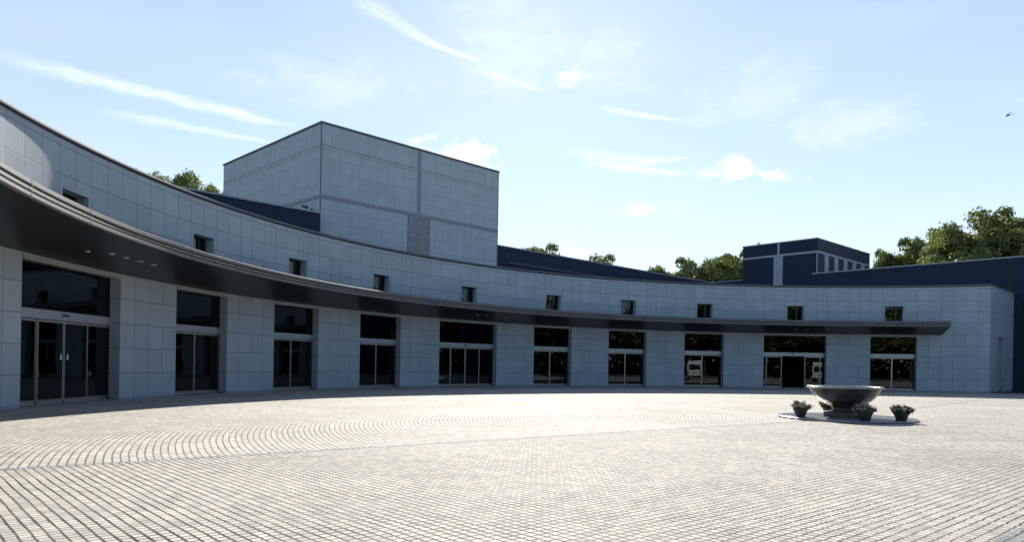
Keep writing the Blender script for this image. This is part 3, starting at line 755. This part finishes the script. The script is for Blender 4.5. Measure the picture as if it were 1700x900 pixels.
# potted plants ---------------------------------------------------------
def potted(name_label, x, y, z, seed, s=1.0):
    rnd = random.Random(seed)
    t = thing('potted_plant', name_label, 'potted plant', (x, y, z), rnd.random()*6, 'flower pots around the bowl')
    b = MB(); b.smooth = False
    b.lathe([(0, 0), (.13, 0), (.14, .01), (.205, .20), (.225, .205), (.225, .235), (.20, .235), (.195, .20), (0, .20)], 28); b.build('pot', M['pot'], t)
    b = MB(); b.lathe([(0, .225), (.198, .215)], 20); b.build('soil', M['soil'], t)
    lf = MB(); st = MB()
    for i in range(80):
        a = rnd.random()*6.283; tilt = rnd.random()**.6*1.15; L = rnd.uniform(.17, .31)*s
        d = Vector((math.cos(a)*math.sin(tilt), math.sin(a)*math.sin(tilt), math.cos(tilt)*.8+.1))
        p0 = Vector((math.cos(a)*.07, math.sin(a)*.07, .20)); p1 = p0+d*L
        st.tube([p0, (p0+p1)/2+Vector((0, 0, .02)), p1], .004, 4)
        for k in range(10):
            q = p0.lerp(p1, rnd.uniform(.3, 1.05))+Vector([rnd.gauss(0, .022) for _ in range(3)])
            n = Vector([rnd.gauss(0, 1) for _ in range(3)]).normalized(); u = n.orthogonal().normalized(); v = n.cross(u); w_ = rnd.uniform(.020, .038)
            lf.quad([q-u*w_*1.5, q+v*w_*.7, q+u*w_*1.5, q-v*w_*.7])
        if rnd.random() < .75:
            mi_ = 1 if rnd.random() < .5 else 2
            q = p1+d*.02
            for k in range(7):
                n = (d+Vector([rnd.gauss(0, .7) for _ in range(3)])).normalized(); u = n.orthogonal().normalized(); v = n.cross(u); r = rnd.uniform(.012, .022)
                c_ = q+Vector([rnd.gauss(0, .014) for _ in range(3)])
                lf.quad([c_+u*r, c_+v*r, c_-u*r, c_-v*r], mi=mi_)
    lf.build('foliage', [M['leaf_pot'], M['flower_pink'], M['flower_cream']], t); st.build('stems', M['leaf_pot'], t)
    return t
potted('pot of faded flowers at the left rim of the disc, alone on its side', 9.02, 22.35, .066, 3)
potted('flower pot in front of the bowl pedestal on the disc front edge', 10.36, 21.0, .066, 4)
potted('flower pot at the right rim of the disc beside the bowl', 11.62, 21.35, .05, 5)
potted('flower pot half hidden behind the bowl pedestal', 10.72, 24.2, .066, 6)

# ------------------------------------------------------------------ trees
def tree_mesh(seed, H, R, leaves, lsize, base=.38, nclump=34, squash=.8, mleaf='leaf'):
    """returns (crown mesh, trunk mesh) for a broadleaf tree of height H, crown radius R"""
    rng = np.random.default_rng(seed); rnd = random.Random(seed)
    zc = H*(base+1)/2; rz = H*(1-base)/2
    clumps = []
    for i in range(nclump):
        u = rng.normal(size=3); u /= np.linalg.norm(u)
        rr = rng.uniform(.35, .86)
        if u[2] < -.3: rr *= .8
        c = np.array([u[0]*R*rr, u[1]*R*rr, zc+u[2]*rz*rr]); s = rng.uniform(.17, .34)*R
        clumps.append((c, s))
    per = leaves//nclump
    allv = []
    for c, s in clumps:
        d = rng.normal(size=(per, 3)); d /= np.linalg.norm(d, axis=1)[:, None]
        d[:, 2] = np.where(rng.random(per) < .6, np.abs(d[:, 2]), d[:, 2])
        rad = s*(.74+.30*rng.random(per))
        lump = 1+.25*np.sin(d[:, 0]*7+c[0]*3)*np.cos(d[:, 1]*6+c[1]*2)
        p = c+d*(rad*lump)[:, None]*np.array([1, 1, squash])
        n = d+rng.normal(size=(per, 3))*.36; n /= np.linalg.norm(n, axis=1)[:, None]
        a = np.cross(n, rng.normal(size=(per, 3))); a /= np.linalg.norm(a, axis=1)[:, None]+1e-6
        b_ = np.cross(n, a); l = lsize*rng.uniform(.6, 1.3, per)[:, None]
        q = np.stack([p-a*l, p+b_*l*.55, p+a*l, p-b_*l*.55], 1)
        allv.append(q.reshape(-1, 3))
    V = np.concatenate(allv); V[:, 2] *= H/np.percentile(V[:, 2], 99.9); nf = len(V)//4
    me = bpy.data.meshes.new('crown'); me.vertices.add(len(V)); me.vertices.foreach_set('co', V.ravel().astype(np.float32))
    me.loops.add(len(V)); me.loops.foreach_set('vertex_index', np.arange(len(V), dtype=np.int32))
    me.polygons.add(nf); me.polygons.foreach_set('loop_start', np.arange(0, len(V), 4, dtype=np.int32))
    me.update(calc_edges=True); me.materials.append(M[mleaf])
    b = MB(); b.smooth = True
    r0 = H*.022+.05
    fork = Vector((rnd.uniform(-.2, .2), rnd.uniform(-.2, .2), H*base*.8))
    b.tube([(0, 0, -.05), (rnd.uniform(-.15, .15), 0, H*base*.4), fork, fork+Vector((0, 0, H*.25)), Vector((0, 0, H*.86))], [r0*1.3, r0, r0*.85, r0*.5, r0*.12], 9)
    for c, s in clumps[:16]:
        c = Vector(c); st = fork.lerp(Vector((0, 0, H*.7)), rnd.random()*.7)
        b.tube([st, st.lerp(c, .5)+Vector((0, 0, -.1*H*.1)), c], [r0*.42, r0*.28, r0*.08], 6)
    tm = b.build('trunk', M['bark']); tmm = tm.data; bpy.data.objects.remove(tm)
    return me, tmm
protoA = tree_mesh(11, 18.0, 5.0, 22000, .18, nclump=52)
protoB = tree_mesh(23, 18.0, 5.6, 24000, .18, base=.34, nclump=60)
protoC = tree_mesh(37, 18.0, 4.4, 18000, .17, base=.40, nclump=44, squash=.9)
protoD = tree_mesh(77, 17.0, 6.0, 13000, .26, base=.12, nclump=44)
protoL = tree_mesh(51, 12.0, 4.2, 15000, .16, base=.30, nclump=44, mleaf='leaf_light')
def tree(proto, x, y, h, label, group, rw=1.0, rz=None, base=18.0):
    t = thing('broadleaf_tree', label, 'tree', (x, y, 0), rz if rz is not None else random.random()*6.28, group)
    s = h/base; t.scale = (s*rw, s*rw, s)
    for nm, me in zip(('crown', 'trunk'), proto): link(bpy.data.objects.new(nm, me), t)
    return t
# px -> x at depth: x = d*(px-850)/1190 (measured from the photograph, stored as metres)
GL = 'trees behind the hall roof on the left'
tree(protoA, -44.6, 88, 24.8, 'leftmost treetop showing above the curved hall coping', GL, .85, 1.0)
tree(protoB, -38.3, 82, 22.6, 'broad treetop above the hall coping left of the dark annex roof', GL, .62, 2.2)
tree(protoC, -39.2, 88, 23.1, 'smaller treetop between the broad treetop and the pale tower', GL, .7, .5)
tree(protoA, -36.7, 88, 22.4, 'treetop tucked against the left edge of the pale tower', GL, .6, 4.0)
GM = 'treetops peeping over the brick hall roof'
tree(protoC, 4.0, 98, 18.5, 'small treetop over the brick hall roof nearest the pale tower', GM, .85, .9)
tree(protoA, 13.2, 104, 17.6, 'low treetop over the middle of the brick hall roofline', GM, .85, 2.9)
GC = 'wood between brick hall and brick tower'
for x, y, h, rw, pr, lb in ((24.6, 118, 18.6, .75, protoC, 'low leftmost tree of the wood left of the brick tower'),
                     (28.8, 116, 19.5, .80, protoA, 'second tree from the left in the wood left of the brick tower'),
                     (33.2, 118, 20.2, .72, protoB, 'rounded tree in the middle of the wood left of the brick tower'),
                     (37.2, 120, 21.6, .72, protoC, 'taller tree in the wood, second from the brick tower'),
                     (41.2, 119, 22.0, .85, protoA, 'tallest tree of the wood, touching the brick tower')):
    tree(pr, x, y, h, lb, GC, rw)
GR = 'trees behind the brick wing on the right'
for x, y, h, rw, pr, lb in ((49.6, 95, 17.9, .62, protoC, 'smallest dark tree just right of the brick tower'),
                     (52.9, 94, 19.3, .72, protoA, 'second dark tree right of the brick tower'),
                     (56.4, 96, 20.4, .74, protoB, 'third dark tree right of the brick tower, flat topped'),
                     (53.8, 86, 19.3, .80, protoB, 'tall tree where the roofline of the right wood steps up'),
                     (57.8, 87, 21.3, .85, protoA, 'tallest dense tree of the right wood'),
                     (62.3, 88, 21.9, .95, protoC, 'tall tree second from the right edge'),
                     (66.6, 88, 21.6, .95, protoB, 'rightmost tall tree cut by the picture edge')):
    tree(pr, x, y, h, lb, GR, rw)
for x, y, h, lb in ((48.9, 82, 15.6, 'bright yellow green bushy tree low behind the brick wing'),
                    (51.8, 80.5, 14.8, 'lower bright green tree beside the yellow green one')):
    tree(protoL, x, y, h, lb, 'bright green trees behind the brick wing', .95, base=12.0)

# trees across the road behind the viewer, seen mirrored in the door glass
GB = 'trees across the car park mirrored in the doors'
NB = 46
for i in range(NB):
    ang = R_(-122+154*i/(NB-1)); rr = 72+(9 if i % 2 else -2)+random.uniform(-2, 2)
    x, y = 24+rr*math.cos(ang), 18+rr*math.sin(ang)
    t = tree(protoD, x, y, random.uniform(15, 19), 'tall dark tree in the belt across the car park behind the viewer', GB, 1.12)
hg = MB()  # unseen leaf mass, added to block bright sky and ground from the door glass
hr = random.Random(5)
hc_ = []
for i in range(24000):
    ang = R_(-125+160*hr.random()); rr = 84+hr.gauss(0, 1.5)
    q = Vector((24+rr*math.cos(ang), 18+rr*math.sin(ang), 7.5*hr.random()**1.3))
    n = Vector([hr.gauss(0, 1) for _ in range(3)]).normalized(); u = n.orthogonal().normalized(); v = n.cross(u); w_ = hr.uniform(.4, .8)
    hg.quad([q-u*w_, q+v*w_*.6, q+u*w_, q-v*w_*.6])
tag(hg.build('backdrop', M['leaf']), 'dark undergrowth added behind the tree belt to darken the door reflections', 'backdrop', None, 'stuff')

# ------------------------------------------------------------------ minibus on the right of the plaza (mirrored in the doors)
van = thing('minibus', 'white minibus parked right of the plaza, mirrored in the door glass', 'minibus', (38.8, 25.2, 0.0), math.atan2(-.817, .576))
b = MB()
side = [(-2.6, .35), (-2.64, 1.1), (-2.55, 2.35), (-2.4, 2.62), (1.4, 2.68), (1.9, 2.5), (2.45, 1.45), (2.65, 1.2), (2.68, .4)]
hw = .98
n = len(side)
def sidept(i, s_): x_, z_ = side[i]; return (x_, s_*(hw-.10*max(0, (z_-1.1))/1.5), z_)
for i in range(n):
    j = (i+1) % n
    b.quad([sidept(i, -1), sidept(j, -1), sidept(j, 1), sidept(i, 1)])
b.quad([sidept(i, -1) for i in range(n)]); b.quad([sidept(i, 1) for i in reversed(range(n))])
o = b.build('body', M['white'], van); bevel(o, .06, 3, 20)
b = MB(); b.quad([(-2.628, -.76, 1.38), (-2.628, .76, 1.38), (-2.562, .72, 2.16), (-2.562, -.72, 2.16)]); b.build('rear_window', M['jamb'], van)
b = MB(); b.quad([(1.97, -.80, 2.40), (1.97, .80, 2.40), (2.47, .86, 1.5), (2.47, -.86, 1.5)]); b.build('windscreen', M['jamb'], van)
for s_ in (-1, 1):
    b = MB()
    b.quad([(-2.3, s_*.955, 1.45), (1.5, s_*.955, 1.45), (1.25, s_*.905, 2.25), (-2.3, s_*.905, 2.25)]); b.build('side_windows', M['jamb'], van)
    b = MB(); b.box((-2.645, s_*.82, 1.05), (.05, .14, .34)); b.build('tail_light', M['red_lens'], van)
    for x_ in (-1.6, 1.75):
        b = MB(); b.tube([(x_, s_*.78, .34), (x_, s_*1.0, .34)], .34, 24); wh = b.build('wheel', M['rubber'], van)
        b = MB(); b.tube([(x_, s_*.98, .34), (x_, s_*1.01, .34)], .2, 16); b.build('rim', M['steel'], wh)
b = MB(); b.box((-2.68, 0, .5), (.14, 1.8, .22)); b.build('bumper', M['dark_plastic'], van)
b = MB(); b.box((-2.655, 0, .98), (.02, .44, .18)); b.build('number_plate', M['steel_bright'], van)

# ------------------------------------------------------------------ dragonfly in the sky
dg = thing('dragonfly', 'tiny blue dragonfly flying alone in the sky at upper right', 'dragonfly', (0, 0, 0))
dpos = Vector((math.tan(R_(34.39)), 1.0, math.tan(R_(16.59))/math.cos(R_(34.39)))); dpos = dpos*5.2+Vector((0, 0, 1.5))
dg.location = dpos; dg.rotation_euler = (0, R_(-14), R_(-18)); dg.scale = (.85,)*3
b = MB(); b.smooth = True
b.tube([(-.012, 0, 0), (-.008, 0, .0), (.0, 0, .001), (.012, 0, .002), (.020, 0, .002), (.035, 0, .000), (.060, 0, .0)], [.002, .0042, .0062, .0055, .0026, .0018, .0010], 8)
b.tube([(-.018, 0, 0), (-.015, 0, 0), (-.011, 0, 0)], [.001, .0045, .002], 8)
b.build('body', M['dragon'], dg)
for s_ in (-1, 1):
    for x0, sw in ((.0, -.006), (.010, .010)):
        b = MB(); b.quad([(x0, s_*.003, .005), (x0+sw+.004, s_*.032, .020), (x0+sw+.010, s_*.034, .021), (x0+.010, s_*.003, .005)]); b.build('wing', M['wing'], dg)
